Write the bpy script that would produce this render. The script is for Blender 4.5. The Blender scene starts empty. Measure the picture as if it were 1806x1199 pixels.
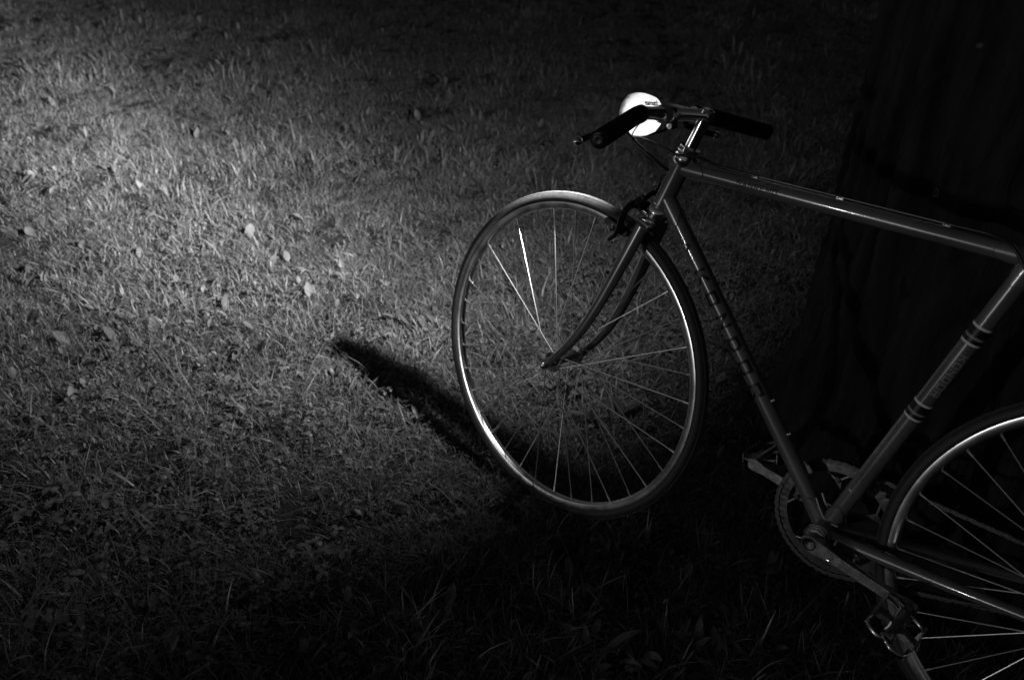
import bpy, bmesh, math, random
import numpy as np
from mathutils import Vector, Matrix, Quaternion
random.seed(7); rng = np.random.default_rng(7)
scene = bpy.context.scene
col = scene.collection
R_ = math.radians

# ------------------------------------------------------------------ camera
cam_d = bpy.data.cameras.new('camera'); cam = bpy.data.objects.new('camera', cam_d); col.objects.link(cam)
CAM = Vector((0.08358, 1.09831, 1.30847))
c_right = Vector((-0.740669, -0.671870, 0.0)); c_down = Vector((-0.358861, 0.395609, -0.845407)); c_fwd = Vector((0.568003, -0.626167, -0.534123))
cam.matrix_world = Matrix(((c_right.x, -c_down.x, -c_fwd.x, CAM.x), (c_right.y, -c_down.y, -c_fwd.y, CAM.y), (c_right.z, -c_down.z, -c_fwd.z, CAM.z), (0, 0, 0, 1)))
cam_d.sensor_fit = 'HORIZONTAL'; cam_d.sensor_width = 36.0; cam_d.lens = 30.672
cam_d.clip_start = 0.05; cam_d.clip_end = 500
cam_d.dof.use_dof = True; cam_d.dof.focus_distance = 1.5; cam_d.dof.aperture_fstop = 5.0
scene.camera = cam

# ------------------------------------------------------------------ night sky, distant street light, exposure
KEY = Vector((0.32, 0.945, 0.034)).normalized()            # direction towards the far light behind the camera
w = bpy.data.worlds.new('World'); scene.world = w; w.use_nodes = True
nt = w.node_tree; nt.nodes.clear()
sky = nt.nodes.new('ShaderNodeTexSky'); sky.sky_type = 'NISHITA'; sky.sun_disc = False
sky.sun_elevation = math.asin(KEY.z); sky.sun_rotation = math.atan2(KEY.x, KEY.y)
bw = nt.nodes.new('ShaderNodeRGBToBW'); bg = nt.nodes.new('ShaderNodeBackground'); wo = nt.nodes.new('ShaderNodeOutputWorld')
bg.inputs['Strength'].default_value = 0.035
nt.links.new(sky.outputs[0], bw.inputs[0]); nt.links.new(bw.outputs[0], bg.inputs['Color']); nt.links.new(bg.outputs[0], wo.inputs['Surface'])
sun_d = bpy.data.lights.new('street_glow', 'SUN'); sun_d.energy = 0.2; sun_d.angle = R_(1.5); sun_d.color = (1, 1, 1)
sun = bpy.data.objects.new('street_glow', sun_d); col.objects.link(sun)
sun.rotation_euler = KEY.to_track_quat('Z', 'Y').to_euler()
scene.view_settings.view_transform = 'Standard'; scene.view_settings.look = 'None'
scene.view_settings.exposure = 0.0; scene.view_settings.gamma = 1.0; scene.view_settings.use_curve_mapping = False
scene.cycles.max_bounces = 4; scene.cycles.diffuse_bounces = 2; scene.cycles.glossy_bounces = 3; scene.cycles.transmission_bounces = 2; scene.cycles.sample_clamp_indirect = 2.0; scene.cycles.use_adaptive_sampling = True; scene.cycles.adaptive_threshold = 0.02; scene.cycles.use_denoising = True; scene.cycles.denoiser = 'OPENIMAGEDENOISE'; scene.cycles.denoising_prefilter = 'ACCURATE'

# ------------------------------------------------------------------ materials (the photograph is monochrome: greys)
def mat(name, base=0.1, rough=0.5, metal=0.0, coat=0.0, noise=None, bump=None, spec=0.5, aniso=0.0):
    m = bpy.data.materials.new(name); m.use_nodes = True
    t = m.node_tree; b = t.nodes['Principled BSDF']
    b.inputs['Base Color'].default_value = (base, base, base, 1); b.inputs['Roughness'].default_value = rough
    b.inputs['Metallic'].default_value = metal; b.inputs['Coat Weight'].default_value = coat
    b.inputs['Coat Roughness'].default_value = 0.07; b.inputs['Specular IOR Level'].default_value = spec
    tc = t.nodes.new('ShaderNodeTexCoord')
    if noise:                                            # (scale, low, high, roughness spread)
        n = t.nodes.new('ShaderNodeTexNoise'); n.inputs['Scale'].default_value = noise[0]; n.inputs['Detail'].default_value = 6
        t.links.new(tc.outputs['Object'], n.inputs['Vector'])
        r = t.nodes.new('ShaderNodeValToRGB'); r.color_ramp.elements[0].position = 0.3; r.color_ramp.elements[1].position = 0.72
        r.color_ramp.elements[0].color = (noise[1],) * 3 + (1,); r.color_ramp.elements[1].color = (noise[2],) * 3 + (1,)
        t.links.new(n.outputs['Fac'], r.inputs['Fac']); t.links.new(r.outputs['Color'], b.inputs['Base Color'])
        mr = t.nodes.new('ShaderNodeMapRange'); mr.inputs['To Min'].default_value = max(0.02, rough - noise[3]); mr.inputs['To Max'].default_value = min(1, rough + noise[3])
        t.links.new(n.outputs['Fac'], mr.inputs['Value']); t.links.new(mr.outputs['Result'], b.inputs['Roughness'])
    if bump:                                             # (scale, strength, distance)
        n2 = t.nodes.new('ShaderNodeTexNoise'); n2.inputs['Scale'].default_value = bump[0]; n2.inputs['Detail'].default_value = 4
        t.links.new(tc.outputs['Object'], n2.inputs['Vector'])
        bp = t.nodes.new('ShaderNodeBump'); bp.inputs['Strength'].default_value = bump[1]; bp.inputs['Distance'].default_value = bump[2]
        t.links.new(n2.outputs['Fac'], bp.inputs['Height']); t.links.new(bp.outputs['Normal'], b.inputs['Normal'])
    return m
M = {}
M['paint'] = mat('frame_paint', 0.16, 0.27, 0.3, 1.0, noise=(11, 0.12, 0.19, 0.07))
M['chrome'] = mat('chrome', 0.8, 0.15, 1.0, noise=(40, 0.7, 0.85, 0.06))
M['alloy'] = mat('brushed_alloy', 0.4, 0.27, 1.0, noise=(60, 0.3, 0.46, 0.08))
M['dull'] = mat('dull_alloy', 0.12, 0.34, 1.0, noise=(60, 0.08, 0.15, 0.08))
M['tread'] = mat('tread_rubber', 0.06, 0.6, 0, noise=(160, 0.04, 0.085, 0.1), bump=(420, 0.5, 0.0008))
M['rim'] = mat('polished_rim', 0.85, 0.24, 1.0, noise=(30, 0.75, 0.9, 0.09))
M['steel'] = mat('spoke_steel', 0.72, 0.38, 0.85)
M['tyre'] = mat('tyre_rubber', 0.022, 0.6, 0, noise=(120, 0.014, 0.032, 0.1), bump=(500, 0.3, 0.0006))
M['black'] = mat('black_plastic', 0.012, 0.4, 0, noise=(80, 0.01, 0.016, 0.1))
M['foam'] = mat('grip_foam', 0.010, 0.85, 0, bump=(700, 0.6, 0.0008), spec=0.2)
M['darkalloy'] = mat('black_anodised', 0.03, 0.28, 0.6)
M['steelgrey'] = mat('chain_steel', 0.09, 0.42, 0.8, noise=(300, 0.05, 0.12, 0.1))
M['print_dark'] = mat('dark_lettering', 0.006, 0.45)
M['print_pale'] = mat('pale_lettering', 0.75, 0.5)
M['print_grey'] = mat('grey_lettering', 0.25, 0.5)
M['grey'] = mat('grey_bracket', 0.2, 0.5)
M['lens'] = mat('lens', 0.8, 0.1)

def translucent(name, c, mix=0.6):
    m = bpy.data.materials.new(name); m.use_nodes = True; t = m.node_tree; t.nodes.clear()
    o = t.nodes.new('ShaderNodeOutputMaterial'); d = t.nodes.new('ShaderNodeBsdfDiffuse'); tr = t.nodes.new('ShaderNodeBsdfTranslucent')
    mx = t.nodes.new('ShaderNodeMixShader'); mx.inputs[0].default_value = mix
    d.inputs[0].default_value = (c, c, c, 1); tr.inputs[0].default_value = (c, c, c, 1)
    t.links.new(d.outputs[0], mx.inputs[1]); t.links.new(tr.outputs[0], mx.inputs[2]); t.links.new(mx.outputs[0], o.inputs[0])
    return m
M['shell'] = translucent('milky_lamp_plastic', 0.85, 0.5)

def leafy(name, lo, hi, trans=0.35, gloss=0.5):
    m = bpy.data.materials.new(name); m.use_nodes = True; t = m.node_tree; t.nodes.clear()
    o = t.nodes.new('ShaderNodeOutputMaterial'); b = t.nodes.new('ShaderNodeBsdfPrincipled'); tr = t.nodes.new('ShaderNodeBsdfTranslucent')
    mx = t.nodes.new('ShaderNodeMixShader'); mx.inputs[0].default_value = trans
    at = t.nodes.new('ShaderNodeAttribute'); at.attribute_name = 'tone'
    oi = t.nodes.new('ShaderNodeObjectInfo')
    ad = t.nodes.new('ShaderNodeMath'); ad.operation = 'MULTIPLY_ADD'; ad.inputs[1].default_value = 0.62
    m2 = t.nodes.new('ShaderNodeMath'); m2.operation = 'MULTIPLY'; m2.inputs[1].default_value = 0.38
    mr = t.nodes.new('ShaderNodeMapRange'); mr.inputs['To Min'].default_value = lo; mr.inputs['To Max'].default_value = hi
    t.links.new(oi.outputs['Random'], m2.inputs[0]); t.links.new(at.outputs['Fac'], ad.inputs[0]); t.links.new(m2.outputs[0], ad.inputs[2])
    t.links.new(ad.outputs[0], mr.inputs['Value'])
    b.inputs['Roughness'].default_value = gloss; b.inputs['Specular IOR Level'].default_value = 0.45
    t.links.new(mr.outputs[0], b.inputs['Base Color']); t.links.new(mr.outputs[0], tr.inputs[0])
    t.links.new(b.outputs[0], mx.inputs[1]); t.links.new(tr.outputs[0], mx.inputs[2]); t.links.new(mx.outputs[0], o.inputs[0])
    return m
M['grass'] = leafy('grass_blades', 0.04, 0.34, 0.25, 0.42)
M['leaf'] = leafy('fallen_leaf', 0.07, 0.24, 0.3, 0.55)

# ------------------------------------------------------------------ helpers
def mesh_obj(name, verts, faces, m, parent=None, smooth=True):
    me = bpy.data.meshes.new(name); me.from_pydata([tuple(v) for v in verts], [], faces); me.update()
    if smooth: me.polygons.foreach_set('use_smooth', [True] * len(me.polygons))
    if m: me.materials.append(m)
    o = bpy.data.objects.new(name, me); col.objects.link(o)
    if parent: o.parent = parent
    return o
def empty(name, parent=None, loc=(0, 0, 0)):
    o = bpy.data.objects.new(name, None); col.objects.link(o); o.location = loc; o.empty_display_size = 0.05
    if parent: o.parent = parent
    return o
def tag(o, label=None, cat=None, group=None, kind=None):
    if label: o['label'] = label
    if cat: o['category'] = cat
    if group: o['group'] = group
    if kind: o['kind'] = kind
    return o

class G:
    """collects geometry for one mesh"""
    def __init__(s): s.v = []; s.f = []
    def add(s, v, f):
        k = len(s.v); s.v += [Vector(x) for x in v]; s.f += [tuple(i + k for i in q) for q in f]; return s
    def tube(s, path, rad, seg=14, flat=1.0, up=None, caps=True, closed=False):
        P = [Vector(p) for p in path]; n = len(P)
        rad = rad if hasattr(rad, '__len__') else [rad] * n
        t0 = (P[1] - P[0]).normalized()
        u = Vector(up) if up is not None else (Vector((0, 1, 0)) if abs(t0.y) < 0.9 else Vector((0, 0, 1)))
        V = []
        for i, p in enumerate(P):
            if closed: t = (P[(i + 1) % n] - P[i - 1]).normalized()
            else: t = (P[min(i + 1, n - 1)] - P[max(i - 1, 0)]).normalized()
            a = (u - t * u.dot(t)).normalized(); b = t.cross(a); u = a if up is None else u
            for k in range(seg):
                th = 2 * math.pi * k / seg
                V.append(p + rad[i] * (math.cos(th) * a * flat + math.sin(th) * b))
        F = []
        for i in range(n if closed else n - 1):
            j = (i + 1) % n
            for k in range(seg):
                l = (k + 1) % seg; F.append((i * seg + k, i * seg + l, j * seg + l, j * seg + k))
        if caps and not closed:
            F.append(tuple(range(seg - 1, -1, -1))); F.append(tuple((n - 1) * seg + k for k in range(seg)))
        return s.add(V, F)
    def lathe(s, A, d, prof, seg=24, a0=None):
        """prof: list of (distance along d, radius)"""
        A = Vector(A); d = Vector(d).normalized()
        u = Vector((0, 0, 1)) if abs(d.z) < 0.9 else Vector((1, 0, 0))
        a = (u - d * u.dot(d)).normalized(); b = d.cross(a); V = []; F = []
        for (t, r) in prof:
            for k in range(seg):
                th = 2 * math.pi * k / seg; V.append(A + d * t + max(r, 1e-5) * (math.cos(th) * a + math.sin(th) * b))
        for i in range(len(prof) - 1):
            for k in range(seg):
                l = (k + 1) % seg; F.append((i * seg + k, i * seg + l, (i + 1) * seg + l, (i + 1) * seg + k))
        F.append(tuple(range(seg - 1, -1, -1))); F.append(tuple((len(prof) - 1) * seg + k for k in range(seg)))
        return s.add(V, F)
    def ring(s, C, ax, prof, seg=96):
        """closed profile [(y along axis, radius)] revolved"""
        C = Vector(C); d = Vector(ax).normalized(); u = Vector((0, 0, 1)); a = (u - d * u.dot(d)).normalized(); b = d.cross(a); V = []; F = []; n = len(prof)
        for k in range(seg):
            th = 2 * math.pi * k / seg; e = math.cos(th) * a + math.sin(th) * b
            for (y, r) in prof: V.append(C + d * y + e * r)
        for k in range(seg):
            l = (k + 1) % seg
            for i in range(n):
                j = (i + 1) % n; F.append((k * n + i, k * n + j, l * n + j, l * n + i))
        return s.add(V, F)
    def prism(s, pts, dvec):
        """extrude a planar 3d polygon"""
        P = [Vector(p) for p in pts]; n = len(P); d = Vector(dvec)
        V = P + [p + d for p in P]
        F = [tuple(range(n - 1, -1, -1)), tuple(range(n, 2 * n))] + [(i, (i + 1) % n, n + (i + 1) % n, n + i) for i in range(n)]
        return s.add(V, F)
    def box(s, c, sx, sy, sz, X=(1, 0, 0), Y=(0, 1, 0)):
        X = Vector(X).normalized(); Y = Vector(Y).normalized(); Z = X.cross(Y); c = Vector(c)
        pts = [c + X * a * sx / 2 + Z * b * sz / 2 - Y * sy / 2 for a, b in ((-1, -1), (1, -1), (1, 1), (-1, 1))]
        return s.prism(pts, Y * sy)
    def xf(s, fn): s.v = [fn(v) for v in s.v]; return s
    def build(s, name, m, parent=None, smooth=True, bevel=0.0, auto=True):
        o = mesh_obj(name, s.v, s.f, m, parent, smooth)
        bm = bmesh.new(); bm.from_mesh(o.data); bmesh.ops.recalc_face_normals(bm, faces=bm.faces)
        if smooth and auto:
            for e in bm.edges:
                if len(e.link_faces) == 2 and e.calc_face_angle(0) > R_(38): e.smooth = False
        bm.to_mesh(o.data); bm.free()
        if bevel:
            md = o.modifiers.new('bevel', 'BEVEL'); md.width = bevel; md.segments = 2; md.limit_method = 'ANGLE'; md.angle_limit = R_(40)
        return o
def spline(pts, n=8):
    P = [Vector(p) for p in pts]; out = []
    for i in range(len(P) - 1):
        p0 = P[max(i - 1, 0)]; p1 = P[i]; p2 = P[i + 1]; p3 = P[min(i + 2, len(P) - 1)]
        for k in range(n):
            t = k / n
            out.append(0.5 * ((2 * p1) + (p2 - p0) * t + (2 * p0 - 5 * p1 + 4 * p2 - p3) * t * t + (3 * p1 - p0 - 3 * p2 + p3) * t ** 3))
    out.append(P[-1]); return out

# ------------------------------------------------------------------ ground
def gh(x, y):        # gentle unevenness of the lawn, level where the wheels stand
    h = 0.018 * np.sin(1.7 * x + 0.6) * np.cos(1.3 * y + 0.4) + 0.010 * np.sin(4.1 * x - 2.2 * y) + 0.008 * np.sin(7.3 * x + 5.1 * y + 1.0)
    k = np.clip((np.hypot(x - 0.5, y) - 0.7) / 0.8, 0, 1)
    return h * k - 0.012
def ground_mesh():
    def axis(c):
        a = np.concatenate([np.linspace(-150, -9, 12)[:-1], np.linspace(-9, 9, 181), np.linspace(9, 150, 12)[1:]]); return a
    X, Y = np.meshgrid(axis(0), axis(0), indexing='ij'); far = np.clip(1 - (np.maximum(abs(X), abs(Y)) - 9) / 20, 0, 1)
    Z = gh(X, Y) * far - 0.0 + (1 - far) * -0.012
    n, m = X.shape; V = np.stack([X.ravel(), Y.ravel(), Z.ravel()], 1)
    I = np.arange(n * m).reshape(n, m); F = np.stack([I[:-1, :-1].ravel(), I[1:, :-1].ravel(), I[1:, 1:].ravel(), I[:-1, 1:].ravel()], 1)
    return V.tolist(), F.tolist()
gv, gf = ground_mesh()
M['soil'] = mat('lawn_soil', 0.03, 0.95, 0, noise=(14, 0.018, 0.05, 0.05), bump=(60, 0.8, 0.02), spec=0.15)
ground = mesh_obj('ground', gv, gf, M['soil']); tag(ground, 'dark soil under the mown lawn', kind='structure')

# ------------------------------------------------------------------ tree
def build_tree():
    root = tag(empty('tree', loc=(0.25, -0.72, 0)), 'thick dark tree trunk with furrowed bark behind the bicycle', 'tree')
    nz, na, H = 300, 420, 4.2
    z = np.linspace(0, 1, nz) ** 1.25 * H - 0.08; th = np.linspace(0, 2 * np.pi, na, endpoint=False)
    Z, T = np.meshgrid(z, th, indexing='ij')
    rad = 0.475 - 0.018 * Z + 0.05 * np.exp(-np.clip(Z + 0.02, 0, 9) / 0.12)
    rad *= 1 + 0.035 * np.sin(3 * T + 0.7) + 0.02 * np.sin(5 * T + 2.0 + 0.3 * Z)
    rad += 0.06 * np.exp(-np.clip(Z, 0, 9) / 0.16) * np.clip(np.cos(T - R_(8)), 0, 1) ** 14      # a buttress root
    rad += 0.06 * np.exp(-np.clip(Z, 0, 9) / 0.15) * np.clip(np.cos(T - R_(150)), 0, 1) ** 8
    # furrowed bark: wandering vertical ridges broken into plates
    r2 = np.random.default_rng(3); D = np.zeros_like(Z)
    wob = 0.35 * np.sin(1.3 * Z + 2 * np.sin(3 * T)) + 0.18 * np.sin(4.1 * Z + 5 * T) + 0.10 * np.sin(9.7 * Z + 11 * T + 1) + 0.05 * np.sin(23 * Z - 17 * T)
    ph = T * 34 + wob * 3.2 + 1.1 * np.sin(7 * T + 2 * Z)
    ridge = np.abs(np.sin(ph / 2)) ** 0.55
    ph2 = T * 61 + wob * 5.0 + 2.0 * np.sin(5 * T - 3.1 * Z)
    fine = np.abs(np.sin(ph2 / 2)) ** 0.8
    brk = 0.5 + 0.5 * np.sin(Z * 26 + 6 * np.sin(ph / 2 + 0.4 * T) + 3 * np.sin(9 * T))
    crk = np.abs(np.sin(Z * 17 + 2.6 * np.floor(ph / (2 * np.pi)) * 1.7 + 0.8 * np.sin(ph) + 0.5 * np.sin(31 * T + 9 * Z)))
    D = -0.010 * np.exp(-(crk / 0.16) ** 2) * ridge + 0.026 * ridge + 0.006 * fine * (0.4 + 0.6 * brk) - 0.004 * (brk < 0.12) + 0.0035 * r2.standard_normal(Z.shape) * 0.5
    rad = rad + D - 0.022
    V = np.stack([rad * np.cos(T), rad * np.sin(T), Z], -1).reshape(-1, 3)
    I = np.arange(nz * na).reshape(nz, na); J = np.roll(I, -1, 1)
    F = np.stack([I[:-1].ravel(), J[:-1].ravel(), J[1:].ravel(), I[1:].ravel()], 1).tolist()
    F.append([int(i) for i in I[-1]])
    m = mat('bark', 0.03, 0.9, 0, noise=(34, 0.003, 0.026, 0.06), bump=(130, 0.9, 0.006), spec=0.2)
    t = m.node_tree; b = t.nodes['Principled BSDF']
    nn_ = [n_ for n_ in t.nodes if n_.type == 'TEX_NOISE']; tcn = [n_ for n_ in t.nodes if n_.type == 'TEX_COORD'][0]
    mp_ = t.nodes.new('ShaderNodeMapping'); mp_.inputs['Scale'].default_value = (1, 1, .14); t.links.new(tcn.outputs['Object'], mp_.inputs['Vector'])
    for n_ in nn_: t.links.new(mp_.outputs[0], n_.inputs['Vector'])
    # small pale lichen rings
    tc = t.nodes.new('ShaderNodeTexCoord'); vo = t.nodes.new('ShaderNodeTexVoronoi'); vo.inputs['Scale'].default_value = 14; vo.inputs['Randomness'].default_value = 1
    t.links.new(tc.outputs['Object'], vo.inputs['Vector'])
    rp = t.nodes.new('ShaderNodeValToRGB'); e = rp.color_ramp.elements; e[0].position = 0.05; e[0].color = (0.25, 0.25, 0.25, 1); e[1].position = 0.12; e[1].color = (0, 0, 0, 1)
    e2 = rp.color_ramp.elements.new(0.085); e2.color = (1, 1, 1, 1)
    t.links.new(vo.outputs['Distance'], rp.inputs['Fac'])
    sp = t.nodes.new('ShaderNodeSeparateColor'); t.links.new(vo.outputs['Color'], sp.inputs[0])
    gt = t.nodes.new('ShaderNodeMath'); gt.operation = 'GREATER_THAN'; gt.inputs[1].default_value = 0.72; t.links.new(sp.outputs[0], gt.inputs[0])
    mu = t.nodes.new('ShaderNodeMath'); mu.operation = 'MULTIPLY'; t.links.new(gt.outputs[0], mu.inputs[0]); t.links.new(rp.outputs['Color'], mu.inputs[1])
    mx = t.nodes.new('ShaderNodeMixRGB'); mx.inputs['Color2'].default_value = (0.14, 0.14, 0.14, 1)
    old = b.inputs['Base Color'].links[0].from_socket
    t.links.new(mu.outputs[0], mx.inputs['Fac']); t.links.new(old, mx.inputs['Color1']); t.links.new(mx.outputs[0], b.inputs['Base Color'])
    mesh_obj('trunk', V.tolist(), F, m, root)
    return root
build_tree()

# ------------------------------------------------------------------ bicycle: geometry in the bike's own plane
# x forward, y to the rider's left, z up; origin on the ground under the rear wheel
RW = 0.336
LEAN = R_(11.371)
bike = tag(empty('bicycle'), 'dark steel racing bicycle with flat handlebar and lit headlamp leaning against the tree', 'bicycle')
bike.rotation_euler = (LEAN, 0, 0)
HA, SA = R_(73.84), R_(74.545)
RA = Vector((0, 0, RW)); FA0 = Vector((0.9998, 0, RW)); BB = Vector((0.4138, 0, RW - 0.0753))
AX = Vector((-math.cos(HA), 0, math.sin(HA))); FWD = Vector((math.sin(HA), 0, math.cos(HA)))
FOOT = FA0 - 0.0445 * FWD
SU = Vector((-math.cos(SA), 0, math.sin(SA))); SC = BB + 0.5474 * SU
STEER = Matrix.Translation(FOOT) @ Matrix.Rotation(R_(-3.323), 4, AX) @ Matrix.Translation(-FOOT)
def st(v): return STEER @ Vector(v)
def onax(d, f=0.0, y=0.0): return FOOT + AX * d + FWD * f + Vector((0, y, 0))
D1, D2, D3, TT = 0.3767, 0.5015, 0.5651, 0.4683

# --- lettering drawn with strokes, wrapped round a tube
L = {
 'K': [((0, 0), (0, 1)), ((0.04, .42), (.7, 1)), ((.26, .58), (.7, 0))],
 'O': [((0, 0), (0, 1)), ((0, 1), (.7, 1)), ((.7, 1), (.7, 0)), ((.7, 0), (0, 0))],
 'N': [((0, 0), (0, 1)), ((0, 1), (.7, 0)), ((.7, 0), (.7, 1))],
 'D': [((0, 0), (0, 1)), ((0, 1), (.55, 1)), ((.55, 1), (.7, .8)), ((.7, .8), (.7, .2)), ((.7, .2), (.55, 0)), ((.55, 0), (0, 0))],
 'R': [((0, 0), (0, 1)), ((0, 1), (.7, 1)), ((.7, 1), (.7, .5)), ((.7, .5), (0, .5)), ((.3, .5), (.7, 0))],
 'S': [((0, 0), (.7, 0)), ((.7, 0), (.7, .5)), ((.7, .5), (0, .5)), ((0, .5), (0, 1)), ((0, 1), (.7, 1))],
 'A': [((0, 0), (.35, 1)), ((.35, 1), (.7, 0)), ((.15, .35), (.55, .35))],
 'E': [((0, 0), (0, 1)), ((0, 1), (.65, 1)), ((0, .5), (.55, .5)), ((0, 0), (.65, 0))],
 'M': [((0, 0), (0, 1)), ((0, 1), (.4, .35)), ((.4, .35), (.8, 1)), ((.8, 1), (.8, 0))],
 'G': [((.7, 1), (0, 1)), ((0, 1), (0, 0)), ((0, 0), (.7, 0)), ((.7, 0), (.7, .5)), ((.7, .5), (.4, .5))],
 'I': [((0, 0), (0, 1))],
 'P': [((0, 0), (0, 1)), ((0, 1), (.65, 1)), ((.65, 1), (.65, .5)), ((.65, .5), (0, .5))],
 's': [((0, 0), (.5, 0)), ((.5, 0), (.5, .3)), ((.5, .3), (0, .35)), ((0, .35), (.05, .65)), ((.05, .65), (.5, .65))],
 'm': [((0, 0), (0, .65)), ((0, .65), (.4, .6)), ((.4, .6), (.4, 0)), ((.4, .6), (.8, .6)), ((.8, .6), (.8, 0))],
 'a': [((.5, .65), (.5, 0)), ((.5, .6), (.05, .55)), ((.05, .55), (.05, .05)), ((.05, .05), (.5, 0))],
 'r': [((0, 0), (0, .65)), ((0, .5), (.4, .65))],
 't': [((.15, 1), (.15, 0)), ((0, .65), (.4, .65)), ((.15, 0), (.4, 0))],
}
def letter_strips(text, h, gap, stroke, wfac=1.0, slant=0.0):
    """quads in (along, across) as lists of rows"""
    out = []; x = 0.0; k = 0
    for ch in text:
        segs = L[ch]; wd = max(max(a[0], b[0]) for a, b in segs)
        for (a, b) in segs:
            p = Vector((x + (a[0] * wfac + slant * a[1]) * h, a[1] * h)); q = Vector((x + (b[0] * wfac + slant * b[1]) * h, b[1] * h)); d = (q - p).normalized(); n = Vector((-d.y, d.x)) * stroke / 2
            p = p - d * stroke / 2; q = q + d * stroke / 2; m = max(2, int((q - p).length / 0.002)); k += 1
            out.append([((p + (q - p) * i / m) + n, (p + (q - p) * i / m) - n, k) for i in range(m + 1)])
        x += wd * wfac * h + gap
    return out, x - gap
def wrap_text(name, text, A, d, rad, face, h, gap, stroke, m, parent, shift=0.0, wfac=1.0):
    """A start, d reading direction, face: outward direction of the middle of the letters; tops towards face x d"""
    A = Vector(A); d = Vector(d).normalized(); e1 = Vector(face); e1 = (e1 - d * e1.dot(d)).normalized(); e2 = e1.cross(d)
    strips, tot = letter_strips(text, h, gap, stroke, wfac); g = G()
    for s in strips:
        V = []; F = []
        for (p, q, k) in s:
            for t in (p, q):
                ph = (t.y - h / 2 + shift) / rad; r = rad + 0.00035 + 0.00003 * (k % 7)
                V.append(A + d * t.x + r * (math.cos(ph) * e1 + math.sin(ph) * e2))
        for i in range(len(s) - 1): F.append((2 * i, 2 * i + 1, 2 * i + 3, 2 * i + 2))
        g.add(V, F)
    return g.build(name, m, parent)

# --- frame
frame = empty('frame', bike)
TTp = onax(TT); DTp = onax(D1 + 0.035); ttd = (SC - TTp).normalized(); dtd = (BB - DTp).normalized()
G().tube([TTp, TTp.lerp(SC, .5), SC], 0.0133, 28).build('top_tube', M['paint'], frame)
G().tube([DTp, DTp.lerp(BB, .5), BB], 0.0145, 28).build('down_tube', M['paint'], frame)
seat_tube_top = SC + SU * 0.012
G().tube([BB, BB.lerp(SC, .5), seat_tube_top], 0.0143, 28).build('seat_tube', M['paint'], frame)
G().lathe(onax(D1 + .012), AX, [(0, .0185), (.006, .0185), (.0065, .0178), (.024, .0172), (.06, .0168), (.085, .0172), (.0975, .0178), (.098, .0185)], 28).build('head_tube', M['paint'], frame)
# lugs: sleeves a little proud of the tubes with pointed ends
def lug(name, A, d, r, ln, face):
    d = Vector(d).normalized(); e1 = Vector(face); e1 = (e1 - d * e1.dot(d)).normalized(); e2 = d.cross(e1); seg = 32; V = []; F = []
    for ring, rr in ((0, r + .0016), (1, r + .0016), (2, r + .0003)):
        for k in range(seg):
            th = 2 * math.pi * k / seg; tip = ln * (0.62 + 0.38 * abs(math.cos(th)) ** 2.2)
            t = 0 if ring == 0 else tip - (0.0 if ring == 2 else .0012)
            V.append(Vector(A) + d * t + rr * (math.cos(th) * e1 + math.sin(th) * e2))
    for i in range(2):
        for k in range(seg): F.append((i * seg + k, i * seg + (k + 1) % seg, (i + 1) * seg + (k + 1) % seg, (i + 1) * seg + k))
    G().add(V, F).build(name, M['paint'], frame)
Y3 = Vector((0, 1, 0))
lug('lug', TTp, ttd, .0133, .052, Y3); lug('lug', DTp, dtd, .0145, .058, Y3)
lug('lug', SC, -ttd, .0133, .05, Y3); lug('lug', SC, -SU, .0143, .045, Y3)
lug('lug', BB, -dtd, .0145, .062, Y3); lug('lug', BB, SU, .0143, .058, Y3)
G().lathe(SC - SU * .02, SU, [(0, .0165), (.03, .0165), (.034, .0172), (.04, .0172), (.041, .0145)], 28).build('seat_lug', M['paint'], frame)
G().lathe(SC + SU * .012 + Vector((-.022, -.014, 0)), Y3, [(0, .004), (.004, .006), (.024, .006), (.028, .004)], 16).build('seat_bolt', M['chrome'], frame)
G().lathe(BB - Y3 * .034, Y3, [(0, .0195), (.068, .0195)], 32).build('bottom_bracket_shell', M['paint'], frame)
for s in (1, -1):
    G().tube(spline([BB + Vector((-.012, .018 * s, 0)), Vector((.33, .026 * s, BB.z + .013)), Vector((.2, .044 * s, .297)), Vector((.022, .063 * s, RW - .006))], 8), [.0115] * 9 + [.0115 - .0045 * k / 15 for k in range(16)], 18).build('chainstay', M['paint'], frame)
    G().tube(spline([SC + Vector((-.01, .019 * s, -.004)), SC.lerp(RA, .5) + Vector((0, .038 * s, 0)), Vector((.012, .063 * s, RW + .026))], 8), [.0078] * 9 + [.0078 - .0022 * k / 8 for k in range(8)], 16).build('seatstay', M['paint'], frame)
    G().prism([(-.022, .0605 * s, RW - .012), (.02, .0605 * s, RW - .018), (.034, .0605 * s, RW - .004), (.022, .0605 * s, RW + .034), (.008, .0605 * s, RW + .034), (-.006, .0605 * s, RW + .012)], (0, .005 * s, 0)).build('dropout', M['chrome'], frame, bevel=.0008)
G().tube([(BB.x - .062, -.023, BB.z + .008), (BB.x - .062, .023, BB.z + .008)], .006, 12).build('stay_bridge', M['paint'], frame)
G().tube([SC.lerp(RA, .21) + Vector((0, -.028, 0)), SC.lerp(RA, .21) + Vector((0, .028, 0))], .0065, 12).build('stay_bridge', M['paint'], frame)
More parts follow.
